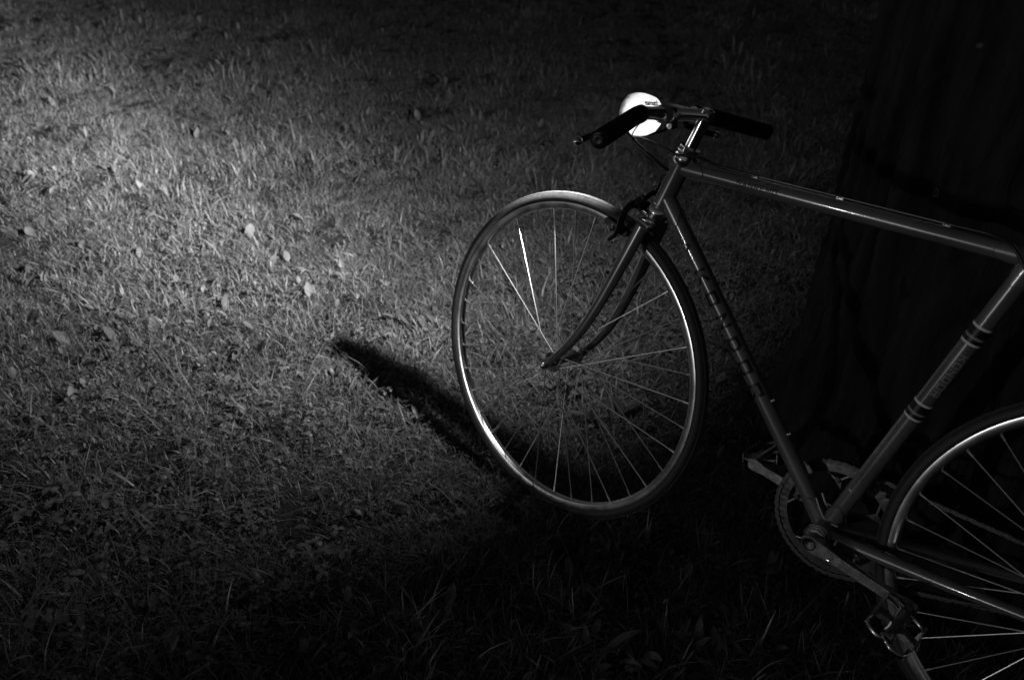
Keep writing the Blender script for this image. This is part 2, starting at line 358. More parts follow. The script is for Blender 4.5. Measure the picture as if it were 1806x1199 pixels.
# small braze-ons
perp_dt = Vector((dtd.z, 0, -dtd.x)); perp_dt = perp_dt if perp_dt.x < 0 else -perp_dt         # towards the rider
sb = DTp + dtd * 0.098
G().lathe(sb + Y3 * .0135, Y3, [(0, .0062), (.004, .0062), (.0045, .0048), (.007, .0048), (.0072, .0022), (.004, .002)], 18).build('lever_boss', M['paint'], frame)
for dd in (0.398, 0.460):
    G().lathe(DTp + dtd * dd + perp_dt * .0135, perp_dt, [(0, .0052), (.003, .0052), (.0032, .004), (.0062, .004), (.0066, .002)], 12).build('bottle_boss', M['chrome'], frame)
up_tt = Vector((0, 0, 1)) - ttd * ttd.z; up_tt.normalize()
guide_x = [0.6885, 0.5456, 0.3878]
for gx in guide_x:
    p = TTp + ttd * ((TTp.x - gx) / -ttd.x) + up_tt * .0128
    g = G()
    for dx in (-.0045, .0035): g.lathe(p + ttd * dx + up_tt * .0035, ttd, [(0, .0032), (.0022, .0032)], 10)
    g.box(p + up_tt * .0012, .011, .0035, .003, ttd, Y3).build('cable_guide', M['paint'], frame)
# lettering and bands
sdn = dtd
wrap_text('lettering', 'KONDOR', DTp + dtd * 0.145, dtd, .0145, Vector((.10, 1, .22)), .0185, .0238, .0048, M['print_dark'], frame, wfac=1.5)
wrap_text('lettering', 'SANREMO', TTp + ttd * .115, ttd, .0133, Vector((0, 1, .10)), .0082, .0042, .0016, M['print_dark'], frame, wfac=1.1)
def band(dist, wd, m):
    G().lathe(SC - SU * dist, -SU, [(0, .0143), (.0003, .01462), (wd - .0003, .01462), (wd, .0143)], 28).build('band', m, frame)
for base in (0.113, 0.258):
    band(base, .0042, M['print_pale']); band(base + .0045, .0125, M['print_dark']); band(base + .0175, .0040, M['print_grey']); band(base + .0218, .0058, M['print_dark']); band(base + .0280, .0038, M['print_pale'])
wrap_text('lettering', 'KONDOR', SC - SU * .163, -SU, .0143, Vector((-.55, 1, 0)), .0098, .0048, .0024, M['print_grey'], frame, wfac=1.25)
wrap_text('decal', 'I', SC - SU * .452, -SU, .0143, Vector((.35, 1, 0)), .003, .002, .0022, M['print_pale'], frame)

# --- fork (steered)
fork = empty('fork', bike)
for s in (1, -1):
    pts = [(.352, 0, .030), (.26, 0, .038), (.17, .0025, .045), (.10, .011, .050), (.045, .026, .0525), (.0, .0445, .054)]
    path = spline([onax(d, f, y * s) for d, f, y in pts], 7); n = len(path)
    rr = [.0135 - .0070 * (k / (n - 1)) ** 1.1 for k in range(n)]
    G().tube(path, rr, 18, flat=.78, up=(0, 1, 0)).xf(st).build('fork_blade', M['paint'], fork)
    G().prism([onax(.018, .030, .0515 * s), onax(.012, .050, .0515 * s), onax(-.012, .055, .0515 * s), onax(-.016, .044, .0515 * s), onax(-.002, .036, .0515 * s)], (0, .005 * s, 0)).xf(st).build('dropout', M['paint'], fork, bevel=.0006)
g = G().box(onax(.353), .030, .062, .020, FWD, Y3)
g.xf(st).build('fork_crown', M['chrome'], fork, bevel=.006)
G().lathe(onax(.36), AX, [(0, .0165), (.006, .0185), (.010, .0185)], 26).xf(st).build('crown_race', M['chrome'], fork)

# --- headset
hs = empty('headset', bike)
G().lathe(onax(D1 - .009), AX, [(0, .0175), (.003, .0205), (.008, .0205), (.0085, .0188), (.011, .0188), (.0115, .0208), (.016, .0205), (.021, .0175)], 30).build('bearing_cup', M['chrome'], hs)
G().lathe(onax(D2 - .0265), AX, [(0, .0172), (.004, .0205), (.009, .0208), (.0095, .0188), (.012, .0188), (.0125, .0212), (.019, .0200)], 30).build('bearing_cup', M['chrome'], hs)
g = G(); 
for a, b, rr in ((0, .003, .0182), (.0032, .0045, .0198), (.0047, .0125, .0186)):
    g.lathe(onax(D2 - .007 + a), AX, [(0, rr), (b - a, rr)], 8 if rr < .0188 and a > .004 else 26)
g.xf(st).build('lock_nut', M['chrome'], hs, smooth=False, bevel=.0005)

# --- stem and bar
stem = empty('stem', bike)
CL = Vector((.8651, 0, .5202 + RW)); BEND = onax(D3)
G().tube([onax(D2 - .05), onax(D3 + .0115)], .0111, 26).xf(st).build('quill', M['chrome'], stem, bevel=.002)
ed = (CL - BEND).normalized()
G().tube([BEND - ed * .0108, BEND + ed * .01, CL - ed * .02, CL - ed * .012], [.0116, .0113, .0108, .0125], 24).xf(st).build('stem_extension', M['chrome'], stem, bevel=.0025)
G().lathe(CL - Y3 * .021, Y3, [(0, .0150), (.002, .0164), (.040, .0164), (.042, .0150)], 30).xf(st).build('bar_clamp', M['chrome'], stem)
G().lathe(CL - Vector((0.004, .010, .020)), Y3, [(0, .0052), (.003, .0062), (.017, .0062), (.020, .0050)], 14).xf(st).build('clamp_bolt', M['chrome'], stem)
hb = empty('handlebar', bike)
BL = [Vector((.8651, 0, .5202)), Vector((.8651, .03, .5202)), Vector((.8705, .060, .5205)), Vector((.8725, .082, .5200)), Vector((.8631, .115, .5150)), Vector((.8376, .19, .5037)), Vector((.816, .2537, .4942))]
BL = [v + Vector((0, 0, RW)) for v in BL]; BALL = STEER.inverted() @ Vector((.9062, .2, .4759 + RW))
half = spline(BL, 8)
full = [Vector((v.x, -v.y, v.z)) for v in half[::-1]] + half[1:]
rb = [.0127 if abs(v.y) < .034 else (.0111 if abs(v.y) > .05 else .0127 - .0016 * (abs(v.y) - .034) / .016) for v in full]
G().tube(full, rb, 22, up=(0, 0, 1)).xf(st).build('bar', M['chrome'], hb)
for s in (1, -1):
    gp = [Vector((v.x, v.y * s, v.z)) for v in half if v.y >= .094]
    # resample with fine foam rings
    dense = []
    for a, b in zip(gp[:-1], gp[1:]):
        for k in range(6): dense.append(a.lerp(b, k / 6))
    dense.append(gp[-1]); n = len(dense)
    rr = [.0142 + (.00045 if (k // 2) % 2 else 0) for k in range(n)]; rr[0] = .0115; rr[1] = .0136; rr[-1] = .0126; rr[-2] = .0138
    gr = G().tube(dense, rr, 22, up=(0, 0, 1)).xf(st).build('grip', M['foam'], bike)
    d = (gp[-1] - gp[-2]).normalized()
    G().lathe(gp[-1], d, [(-.002, .0095), (.002, .0095), (.0032, .008), (.0036, .005), (.0028, .003)], 20).xf(st).build('end_plug', M['black'], gr)
    # brake lever: clamp, body, blade with ball end
    bl = empty('brake_lever', bike)
    def q(x, y, z): return Vector((x, y * s, z + RW))
    bd = (q(.8631, .115, .5150) - q(.8725, .082, .5200)).normalized()
    G().lathe(q(.8725, .080, .5200), bd, [(0, .0128), (.001, .0146), (.013, .0150), (.015, .0138)], 22).xf(st).build('lever_clamp', M['black'], bl)
    G().tube(spline([q(.880, .078, .514), q(.893, .083, .503), q(.901, .098, .496)], 5), [.009] * 6 + [.0085, .008, .0075, .007, .0065], 12).xf(st).build('lever_body', M['black'], bl)
    G().tube(spline([q(.898, .088, .497), q(.910, .115, .490), q(BALL.x + .008, .15, BALL.z - RW + .009), Vector((BALL.x + .0008, (BALL.y - .004) * s, BALL.z + .0006))], 8), [.0058] * 12 + [.0062] * 13, 12, flat=.62, up=(1, 0, .3)).xf(st).build('lever_blade', M['darkalloy'], bl)
    c = Vector((BALL.x, BALL.y * s, BALL.z)); bld = (c - q(BALL.x + .008, .15, BALL.z - RW + .009)).normalized()
    G().lathe(c, bld, [(-.0075, .003), (-.006, .0052), (-.003, .0070), (0, .0076), (.003, .0070), (.006, .0046), (.0076, .001)], 18).xf(st).build('lever_ball', M['chrome'], bl)

# --- headlamp with its light
lamp = empty('headlamp', bike)
LC = Vector((.912, .021, .509 + RW)); ld = Vector((1, 0, -.13)).normalized()
LR = .0362
prof = [(-.030, .013), (-.029, .0185), (-.026, .0245), (-.0205, .0300), (-.012, .0338), (-.002, .0356), (.010, LR), (.022, LR), (.0225, LR - .0015), (.0105, LR - .0016), (-.002, .0340), (-.012, .0321), (-.0202, .0282), (-.0253, .0228), (-.0282, .017), (-.0290, .004)]
sh = G().lathe(LC, ld, prof, 14).xf(st).build('lamp_shell', M['shell'], lamp, bevel=.0015)
G().lathe(LC, ld, [(.0225, LR - .002), (.026, LR - .004), (.028, .02), (.0285, .004)], 36).xf(st).build('lens', M['lens'], lamp)
G().lathe(LC, ld, [(.020, .034), (.012, .028), (.004, .012), (.0035, .006)], 30).xf(st).build('reflector', M['chrome'], lamp)
bc = Vector((.8651, .0275, .5202 + RW))
G().lathe(bc - Y3 * .0062, Y3, [(0, .0145), (.001, .0156), (.0115, .0156), (.0125, .0145)], 26).xf(st).build('lamp_bracket', M['grey'], lamp)
G().box(bc + Vector((.014, -.004, .002)), .024, .012, .012, ld, Y3).xf(st).build('bracket_arm', M['shell'], lamp, bevel=.002)
strips, tot = letter_strips('smart', .0062, .0014, .0015, slant=.35); g = G()
for s_ in strips:
    V = []; F = []
    for (p, q_, k) in s_:
        for t_ in (p, q_):
            # sits on the upper rear of the shell, read from behind
            yy = LC.y + .023 - t_.x; up = .0185 + t_.y; rho = math.hypot(up, yy - LC.y)
            ax_t = float(np.interp(rho, [.013, .0185, .0245, .0300, .0338, .0356], [-.030, -.029, -.026, -.0205, -.012, -.002]))
            zup = Vector((.13, 0, 1)).normalized()
            V.append(LC + ld * (ax_t - .0012) + zup * up + Y3 * (yy - LC.y))
    for i in range(len(s_) - 1): F.append((2 * i, 2 * i + 1, 2 * i + 3, 2 * i + 2))
    g.add(V, F)
g.xf(st).build('lamp_lettering', M['print_dark'], lamp)
def lamp_light(kind, name, loc, energy, **kw):
    d = bpy.data.lights.new(name, kind); d.energy = energy; d.shadow_soft_size = kw.get('r', .01)
    o = bpy.data.objects.new(name, d); col.objects.link(o); o.parent = lamp; o.location = loc
    if kind == 'SPOT':
        d.spot_size = R_(kw['size']); d.spot_blend = kw['blend']
        o.rotation_euler = (-Vector(kw['dir'])).to_track_quat('Z', 'Y').to_euler()
    return o
lamp_light('POINT', 'lamp_bulb', st(LC + ld * -.004 + Vector((0, .004, -.008))), 0.19, r=.004)
front = st(LC + ld * .034)
to_bike = bike.rotation_euler.to_matrix().inverted()
def beam(az, el): return to_bike @ Vector((math.cos(R_(el)) * math.cos(R_(az)), math.cos(R_(el)) * math.sin(R_(az)), math.sin(R_(el))))
# the reflector throws a tight hot spot inside a softer cone, and the lens scatters the rest
for watts, size, el in ((950, 23, -10), (620, 36, -11), (400, 58, -13), (100, 88, -15), (45, 112, -17)):
    lamp_light('SPOT', 'lamp_beam', front, watts, r=.009, size=size, blend=1.0, dir=beam(-3, el))
lamp_light('SPOT', 'lamp_spill', front, 41.0, r=.009, size=166, blend=1.0, dir=beam(-10, -12))

# --- wheels
def make_wheel(C, axis, name, ring_y, hubw, fl, xf, valve_deg, phase=0.0):
    wh = empty('wheel', bike)
    A = Vector((0, 1, 0))
    prof = []
    for k in range(18):      # tyre section
        t = 2 * math.pi * k / 18; prof.append((.0122 * math.cos(t), RW - .0122 + .0122 * math.sin(t)))
    G().ring(C, A, prof, 144).xf(xf).build('tyre', M['tyre'], wh)
    tp = [(-.0062, RW - .0017), (-.0064, RW - .0008), (-.0035, RW + .0005), (0, RW + .0009), (.0035, RW + .0005), (.0064, RW - .0008), (.0062, RW - .0017), (0, RW - .0008)]
    G().ring(C, A, tp, 144).xf(xf).build('tread', M['tread'], wh)
    rp = [(-.0098, .3180), (-.0102, .3165), (-.0098, .3080), (-.0085, .3045), (-.0045, .3022), (0, .3016), (.0045, .3022), (.0085, .3045), (.0098, .3080), (.0102, .3165), (.0098, .3180), (.0075, .3178), (0, .3130), (-.0075, .3178)]
    G().ring(C, A, rp, 144).xf(xf).build('rim', M['rim'], wh)
    g = G().lathe(C - A * fl, A, [(-.003, .009), (-.0015, .0205), (.0012, .0205), (.003, .0125), (.012, .0098), (fl, .0092), (2 * fl - .012, .0098), (2 * fl - .003, .0125), (2 * fl - .0012, .0205), (2 * fl + .0015, .0205), (2 * fl + .003, .009)], 30)
    g.lathe(C - A * (hubw + .001), A, [(0, .006), (.006, .0075), (2 * hubw - .004, .0075), (2 * hubw + .002, .006)], 18)
    g.xf(xf).build('hub', M['chrome'], wh)
    for s in (1, -1):
        g = G().lathe(C + A * s * (hubw + .0055), A * s, [(0, .0088), (.002, .0092), (.0022, .0078), (.008, .0076), (.012, .006), (.0135, .003)], 14)
        g.xf(xf).build('axle_nut', M['chrome'], wh)
    # spokes, three cross
    me = None; N = 36
    for i in range(N):
        s = 1 if i % 2 else -1; j = i // 2; lead = 1 if j % 2 else -1
        rim_a = 2 * math.pi * i / N + phase
        hub_a = rim_a + lead * R_(52)
        p = Vector(C) + Vector((math.cos(hub_a) * .0185, s * (fl + .0004 * lead), math.sin(hub_a) * .0185))
        q_ = Vector(C) + Vector((math.cos(rim_a) * .3022, s * .0018, math.sin(rim_a) * .3022))
        p, q_ = xf(p), xf(q_); ln = (q_ - p).length
        if me is None:
            g = G().lathe((0, 0, 0), (0, 0, 1), [(-.002, .0016), (.0, .0010), (ln - .013, .0010), (ln - .012, .0019), (ln, .0019)], 7)
            tmp = g.build('spoke', M['steel'], wh); me = tmp.data; o = tmp
        else:
            o = bpy.data.objects.new('spoke', me); col.objects.link(o); o.parent = wh
        z = (q_ - p).normalized()
        o.matrix_local = Matrix.Translation(p) @ z.to_track_quat('Z', 'Y').to_matrix().to_4x4()
    va = R_(valve_deg); e = Vector((math.cos(va), 0, math.sin(va)))
    G().lathe(Vector(C) + e * .3025, -e, [(0, .0042), (.002, .0042), (.0022, .0029), (.020, .0029), (.0202, .0034), (.026, .0034), (.034, .0022), (.035, .001)], 12).xf(xf).build('valve', M['alloy'], wh)
    return wh
wf = make_wheel(FA0, Y3, 'front', 0, .05, .034, st, -58, phase=.05)
wr = make_wheel(RA, Y3, 'rear', 0, .0595, .032, lambda v: Vector(v), 62, phase=.02)

# --- drivetrain
cs = empty('crankset', bike)
ca = R_(5.02); CD = Vector((math.cos(ca), 0, math.sin(ca))); CN = Vector((-math.sin(ca), 0, math.cos(ca)))
YR = -.043; NT = 52; RP = .0127 / (2 * math.sin(math.pi / NT))
g = G(); prof_n = NT * 4; V = []; F = []
for k in range(prof_n):
    th = 2 * math.pi * k / prof_n; ro = RP + (.0030 if k % 4 in (0, 1) else -.0034); e = Vector((math.cos(th), 0, math.sin(th)))
    for (r, y) in ((.0865, -.0016), (ro, -.0012), (ro, .0012), (.0865, .0016)): V.append(BB + Vector((0, YR + y, 0)) + e * r)
for k in range(prof_n):
    l = (k + 1) % prof_n
    for i in range(4): F.append((k * 4 + i, k * 4 + (i + 1) % 4, l * 4 + (i + 1) % 4, l * 4 + i))
g.add(V, F).build('chainring', M['dull'], cs, smooth=False)
for k in range(5):
    th = ca + 2 * math.pi * k / 5 + math.pi / 5 * 0; e = Vector((math.cos(th), 0, math.sin(th))); n = Vector((-math.sin(th), 0, math.cos(th)))
    c = BB + Vector((0, YR - .007, 0))
    G().prism([c + e * .012 - n * .011, c + e * .050 - n * .0055, c + e * .074 - n * .0075, c + e * .080, c + e * .074 + n * .0075, c + e * .050 + n * .0055, c + e * .012 + n * .011], (0, .0055, 0)).build('spider_arm', M['dull'], cs, bevel=.001)
    G().lathe(BB + e * .0735 + Vector((0, YR - .009, 0)), Y3, [(0, .0045), (.001, .0052), (.0125, .0052), (.0135, .004)], 14).build('ring_bolt', M['chrome'], cs)
    # narrow webs joining spider to ring
    for sg in (-1, 1):
        e2 = Vector((math.cos(th + sg * .26), 0, math.sin(th + sg * .26)))
        G().tube([BB + e * .070 + Vector((0, YR, 0)), BB + e2 * .088 + Vector((0, YR, 0))], .0032, 8, flat=.5, up=(0, 1, 0)).build('web', M['dull'], cs)
def crank(side):
    d = -CD if side > 0 else CD; s = side; y0, y1 = (.0545, .0640) if s > 0 else (-.052, -.060)
    g = G(); V = []; F = []; n = 40; 
    sec = []
    for i in range(n + 1):
        t = i / n * .170
        hw = .0150 if t < .012 else (.0150 - .0048 * min(1, (t - .012) / .045) - .0012 * max(0, min(1, (t - .06) / .08)))
        if t > .152: hw = max(hw, .0090 + .0035 * math.sin(min(1, (t - .152) / .014) * math.pi / 2))
        sec.append((t, hw))
    pts = [(-.0150 * math.cos(a), .0150 * math.sin(a)) for a in np.linspace(-math.pi / 2, math.pi / 2, 9)]
    outline = [(x, h) for x, h in pts][::1]
    up_side = [(t, h) for t, h in sec[4:-3]]
    endc = [(.170 + .0125 * math.sin(a), .0125 * math.cos(a)) for a in np.linspace(0, math.pi, 9)]
    poly = [(x, h) for x, h in pts] + up_side + endc + [(t, -h) for t, h in up_side[::-1]]
    nn = len(poly)
    def pt(t, h, yy): return BB + d * t + CN * h + Vector((0, yy, 0))
    def yo(t): return y0 + (y1 - y0) * max(0, min(1, t / .17))
    layers = [(0, .92), (.0012, 1.0), (.0105, 1.0), (.0125, .88)]
    for (dy, sc_) in layers:
        for (t, h) in poly:
            cx = min(max(t, 0), .17); V.append(pt(cx + (t - cx) * sc_, h * sc_, yo(cx) + s * dy))
    for i in range(3):
        for k in range(nn): F.append((i * nn + k, i * nn + (k + 1) % nn, (i + 1) * nn + (k + 1) % nn, (i + 1) * nn + k))
    F.append(tuple(range(nn))); F.append(tuple(3 * nn + k for k in range(nn)))
    arm = g.add(V, F).build('crank_arm', M['alloy'], cs)
    if s > 0:
        # groove edged with two thin ridges, a lettered panel, round emblem, black dust cap
        for sg in (-1, 1):
            G().tube([pt(t, sg * .0062, yo(t) + .0124) for t in np.linspace(.050, .150, 8)], .0009, 8).build('groove_edge', M['alloy'], cs)
        G().ring(pt(.036, 0, yo(.036) + .0122), (-.05 * d.x, 1, 0), [(0, .0058), (.001, .0064), (.0011, .0069), (0, .0075)], 30).build('emblem', M['chrome'], cs)
        strips, tot = letter_strips('GIPIEMME', .0066, .0022, .0010); g = G()
        for s_ in strips:
            V = []; F = []
            for (p, q_, k) in s_:
                for t_ in (p, q_): tt = .078 + t_.x; V.append(pt(tt, t_.y - .0033, yo(tt) + .01275 + .00003 * (k % 7)))
            for i in range(len(s_) - 1): F.append((2 * i, 2 * i + 1, 2 * i + 3, 2 * i + 2))
            g.add(V, F)
        g.build('crank_lettering', M['print_grey'], cs)
        G().lathe(pt(0, 0, y0 + .0126), Y3, [(0, .0116), (.0012, .0116), (.0016, .0105), (.0005, .009), (.0002, .002)], 26).build('dust_cap', M['black'], cs)
    return pt(.170, 0, y1 + s * .0062), d
G().lathe(BB - Y3 * .055, Y3, [(0, .0082), (.11, .0082)], 18).build('spindle', M['alloy'], cs)
for s in (1, -1):
    G().lathe(BB + Y3 * s * .0335, Y3 * s, [(0, .0225), (.006, .0225), (.0062, .0175), (.010, .0165), (.012, .012)], 8 if s > 0 else 26).build('bearing_cup', M['chrome'], cs, smooth=False, bevel=.0006)
pl, dl = crank(1); pr_, dr = crank(-1)

def pedal(P, s, tilt):
    pd = empty('pedal', bike); Q = Quaternion((0, 1, 0), tilt)
    def k(x, y, z): return P + Q @ Vector((x, y * s, z))
    G().lathe(P, Y3 * s, [(.004, .0050), (.010, .0075), (.018, .0078), (.020, .0095), (.030, .0105), (.080, .0085), (.090, .0100), (.100, .0100), (.103, .0085), (.1045, .0055), (.1052, .002)], 20).build('pedal_body', M['alloy'], pd)
    # cage: two toothed side plates joined by end plates
    for sg in (-1, 1):
        top = [(y, .0105 + (.0035 if i % 2 else 0)) for i, y in enumerate(np.linspace(.022, .098, 13))]
        poly = [k(sg * .033, y, z) for y, z in top] + [k(sg * .033, .104, -.004), k(sg * .033, .088, -.0125), k(sg * .033, .034, -.0125), k(sg * .033, .016, -.004)]
        G().prism(poly, Q @ Vector((sg * .0018, 0, 0))).build('cage_plate', M['alloy'], pd)
        G().prism([k(sg * .033, .052, -.008), k(sg * .033, .068, -.008), k(sg * .004, .066, -.006), k(sg * .004, .054, -.006)], Q @ Vector((0, 0, .010))).build('cage_arm', M['alloy'], pd)
    out = spline([k(.0345, .098, 0), k(.028, .112, .001), k(.012, .1165, .002), k(0, .113, .003), k(-.012, .1165, .002), k(-.028, .112, .001), k(-.0345, .098, 0)], 5)
    G().tube(out, .0018, 8, flat=2.4, up=Q @ Vector((0, 0, 1))).build('cage_end', M['alloy'], pd)
    inn = spline([k(.0345, .022, 0), k(.022, .017, 0), k(-.022, .017, 0), k(-.0345, .022, 0)], 5)
    G().tube(inn, .0016, 8, flat=2.4, up=Q @ Vector((0, 0, 1))).build('cage_end', M['alloy'], pd)
pedal(pl, 1, R_(-22)); pedal(pr_, -1, R_(24))

# chain of single links round ring and sprocket
chain = empty('chain', bike)
RC = .0127 / (2 * math.sin(math.pi / 18)); c1 = BB.copy(); c1.y = YR; c2 = RA.copy(); c2.y = YR
dv = c2 - c1; dist = math.hypot(dv.x, dv.z); base = math.atan2(dv.z, dv.x); off = math.acos((RP - RC) / dist)
path = []
a0, a1 = base + off, base - off + 2 * math.pi          # wraps the front of the ring
for k in range(61): a = a0 + (a1 - a0) * k / 60; path.append(c1 + RP * Vector((math.cos(a), 0, math.sin(a))))
for k in range(31): a = (base - off) + (2 * off) * k / 30; path.append(c2 + RC * Vector((math.cos(a), 0, math.sin(a))))
path.append(path[0]); cum = [0]
for a, b in zip(path[:-1], path[1:]): cum.append(cum[-1] + (b - a).length)
nl = int(round(cum[-1] / .0127)); pitch = cum[-1] / nl
def along(s_):
    s_ %= cum[-1]; i = int(np.searchsorted(cum, s_, 'right')) - 1; i = min(i, len(path) - 2)
    return path[i].lerp(path[i + 1], (s_ - cum[i]) / max(1e-9, cum[i + 1] - cum[i]))
def link_mesh(y):
    g = G()
    for s in (1, -1):
        pts = []
        for k in range(7): a = math.pi / 2 + math.pi * k / 6; pts.append((-.00635 + .0042 * math.cos(a), y * s, .0042 * math.sin(a)))
        pts.append((0, y * s, -.0030))
        for k in range(7): a = -math.pi / 2 + math.pi * k / 6; pts.append((.00635 + .0042 * math.cos(a), y * s, .0042 * math.sin(a)))
        pts.append((0, y * s, .0030))
        g.prism(pts, (0, .0009 * s, 0))
    if y > .003:
        for x in (-.00635, .00635): g.lathe((x, -.0052, 0), (0, 1, 0), [(0, .0017), (.0104, .0017)], 8)
    else:
        for x in (-.00635, .00635): g.lathe((x, -.0022, 0), (0, 1, 0), [(0, .0038), (.0044, .0038)], 8)
    return g
proto = [link_mesh(.0036).build('link', M['steelgrey'], chain, smooth=False), link_mesh(.0023).build('link', M['steelgrey'], chain, smooth=False)]
for i in range(nl):
    a, b = along(i * pitch), along((i + 1) * pitch)
    if i < 2: o = proto[i]
    else:
        o = proto[i % 2].copy(); col.objects.link(o)
    o.parent = chain
    x = (b - a).normalized(); o.matrix_local = Matrix.Translation((a + b) / 2) @ Matrix(((x.x, 0, -x.z, 0), (0, 1, 0, 0), (x.z, 0, x.x, 0), (0, 0, 0, 1)))
g = G(); V = []; F = []; pn = 72
for k in range(pn):
    th = 2 * math.pi * k / pn; ro = RC + (.0028 if k % 4 in (0, 1) else -.0034); e = Vector((math.cos(th), 0, math.sin(th)))
    for (r, y) in ((.016, -.0012), (ro, -.0010), (ro, .0010), (.016, .0012)): V.append(c2 + Vector((0, y, 0)) + e * r)
for k in range(pn):
    l = (k + 1) % pn
    for i in range(4): F.append((k * 4 + i, k * 4 + (i + 1) % 4, l * 4 + (i + 1) % 4, l * 4 + i))
g.add(V, F).lathe(c2 - Y3 * .006, Y3, [(0, .017), (.016, .017)], 24).build('sprocket', M['steelgrey'], bike, smooth=False)

# --- saddle and post
sp_ = empty('saddle', bike)
SPT = SC + SU * .15
G().tube([SC - SU * .02, SPT], .0133, 22).build('seat_post', M['chrome'], bike)
V = []; F = []; ns, na = 22, 16
for i in range(ns):
    t = i / (ns - 1); x = -.165 + .275 * t; wd = .068 * (1 - t) ** 0.55 * (0.75 + .25 * math.cos(t * 2)) + .018 + .004 * t if t > .05 else .058
    if t > .95: wd = .012
    zc = .008 * math.cos(t * 6.0) - (.012 if t > .9 else 0); hgt = .030 - .008 * t
    for k in range(na):
        a = 2 * math.pi * k / na; yy = wd * math.cos(a); zz = hgt * (math.sin(a) if math.sin(a) < 0 else .55 * math.sin(a))
        V.append(SPT + Vector((x - .01, yy, .052 + zc + zz)))
for i in range(ns - 1):
    for k in range(na): F.append((i * na + k, i * na + (k + 1) % na, (i + 1) * na + (k + 1) % na, (i + 1) * na + k))
F.append(tuple(range(na))); F.append(tuple((ns - 1) * na + k for k in range(na)))
G().add(V, F).build('saddle_top', M['black'], sp_)
for s in (1, -1):
    G().tube(spline([SPT + Vector((-.10, .03 * s, .036)), SPT + Vector((-.05, .022 * s, .012)), SPT + Vector((.04, .022 * s, .012)), SPT + Vector((.10, .006 * s, .034))], 6), .0035, 10).build('saddle_rail', M['chrome'], sp_)
G().box(SPT + Vector((0, 0, .008)), .03, .052, .02).build('rail_clamp', M['alloy'], sp_, bevel=.003)

# --- caliper brakes
def caliper(C, fwd, up, xf, drop, side, lead):
    cp = empty('brake_caliper', bike); C = Vector(C); y = Y3
    def k(f, h, l): return C + fwd * f + up * h + y * l
    G().lathe(k(-.03, 0, 0), fwd, [(0, .004), (.05, .004), (.051, .0072), (.057, .0072), (.059, .005)], 14).xf(xf).build('pivot_bolt', M['chrome'], cp)
    for s in (1, -1):
        f = .003 * s
        arm = spline([k(f + .013, .0175, -s * .012), k(f + .013, .008, 0), k(f + .013, .004, s * .022), k(f + .009, -.0112, s * .036), k(f + .006, -.0400, s * .034), k(f + .012, -.058, s * .029), k(f + .019, -.070, s * .026)], 6)
        n_ = len(arm); G().tube(arm, [.0100 - .0035 * i_ / n_ for i_ in range(n_)], 12, flat=.6, up=fwd).xf(xf).build('caliper_arm', M['darkalloy'], cp)
    # cable arm with its adjuster
    G().tube(spline([k(.018, .004, .012 * side), k(.018, .022, .030 * side), k(.018, .027, .044 * side)], 6), [.0062] * 13, 12, flat=.6, up=fwd).xf(xf).build('cable_arm', M['darkalloy'], cp)
    G().lathe(k(.018, .020, .042 * side), up, [(0, .0045), (.010, .0045), (.0105, .006), (.017, .006), (.018, .0035), (.026, .0032)], 14).xf(xf).build('cable_adjuster', M['black'], cp)
    return cp, k
cp, k = caliper(onax(.360, .030), FWD, AX, st, .044, -1, .022)
def rim_pt(r, deg, y): a = R_(deg); return FA0 + Vector((math.cos(a) * r, y, math.sin(a) * r))
def pads(cp, C, deg, xf):
    for s in (1, -1):
        V = []
        for side in (.0108, .0165):
            pass
        pts = [(.3205, -4.6), (.3205, 4.6), (.3165, 5.2), (.3095, 5.2), (.3070, 4.6), (.3070, -4.6), (.3095, -5.2), (.3165, -5.2)]
        P = [C + Vector((math.cos(R_(deg + a)) * r, .0112 * s, math.sin(R_(deg + a)) * r)) for r, a in pts]
        G().prism(P, (0, .0085 * s, 0)).xf(xf).build('brake_pad', M['black'], cp, bevel=.001)
        c = C + Vector((math.cos(R_(deg)) * .3138, .0197 * s, math.sin(R_(deg)) * .3138))
        e = Vector((math.cos(R_(deg)), 0, math.sin(R_(deg)))); t_ = Vector((-e.z, 0, e.x))
        G().box(c + Vector((0, .003 * s, 0)), .020, .006, .013, t_, Y3).lathe(c, Y3 * s, [(.005, .0055), (.011, .0055), (.012, .0072), (.016, .0070), (.019, .003)], 10).xf(xf).build('pad_holder', M['chrome'], cp, bevel=.0008)
# direction from the axle to the pads under the caliper
pads(cp, FA0, 104.2, st)
rb_c = SC.lerp(RA, .21); rup = (SC - RA).normalized(); rfw = Vector((-rup.z, 0, rup.x))
cp2, k2 = caliper(rb_c + rfw * .010, rfw, rup, lambda v: Vector(v), .045, 1, .004)
pads(cp2, RA, math.degrees(math.atan2(rup.z, rup.x)) + 5, lambda v: Vector(v))

# --- brake cables
def q(x, y, z): return Vector((x, y, z + RW))
tt_top = lambda gx: TTp + ttd * ((TTp.x - gx) / -ttd.x) + up_tt * .0165
G().tube(spline([st(q(.893, -.083, .505)), st(q(.912, -.050, .480)), st(q(.915, .020, .470)), st(q(.893, .042, .474)), q(.862, .032, .470), q(.825, .027, .462), q(.790, .018, .4655), tt_top(.75) + Vector((0, .004, .002)), tt_top(.6885)], 8), .0024, 10).build('brake_cable', M['black'], bike)
G().tube([tt_top(.6885), tt_top(.5456), tt_top(.3878)], .0009, 8).build('brake_wire', M['steel'], bike)
G().tube(spline([tt_top(.3878), tt_top(.33) + Vector((0, .006, .0015)), SC + Vector((.030, .020, .012)), SC + Vector((.003, .0245, -.012)), SC + Vector((-.025, .028, -.038)), k2(.02, .06, .042), k2(.018, .036, .042)], 8), .0024, 10).build('brake_cable', M['black'], bike)
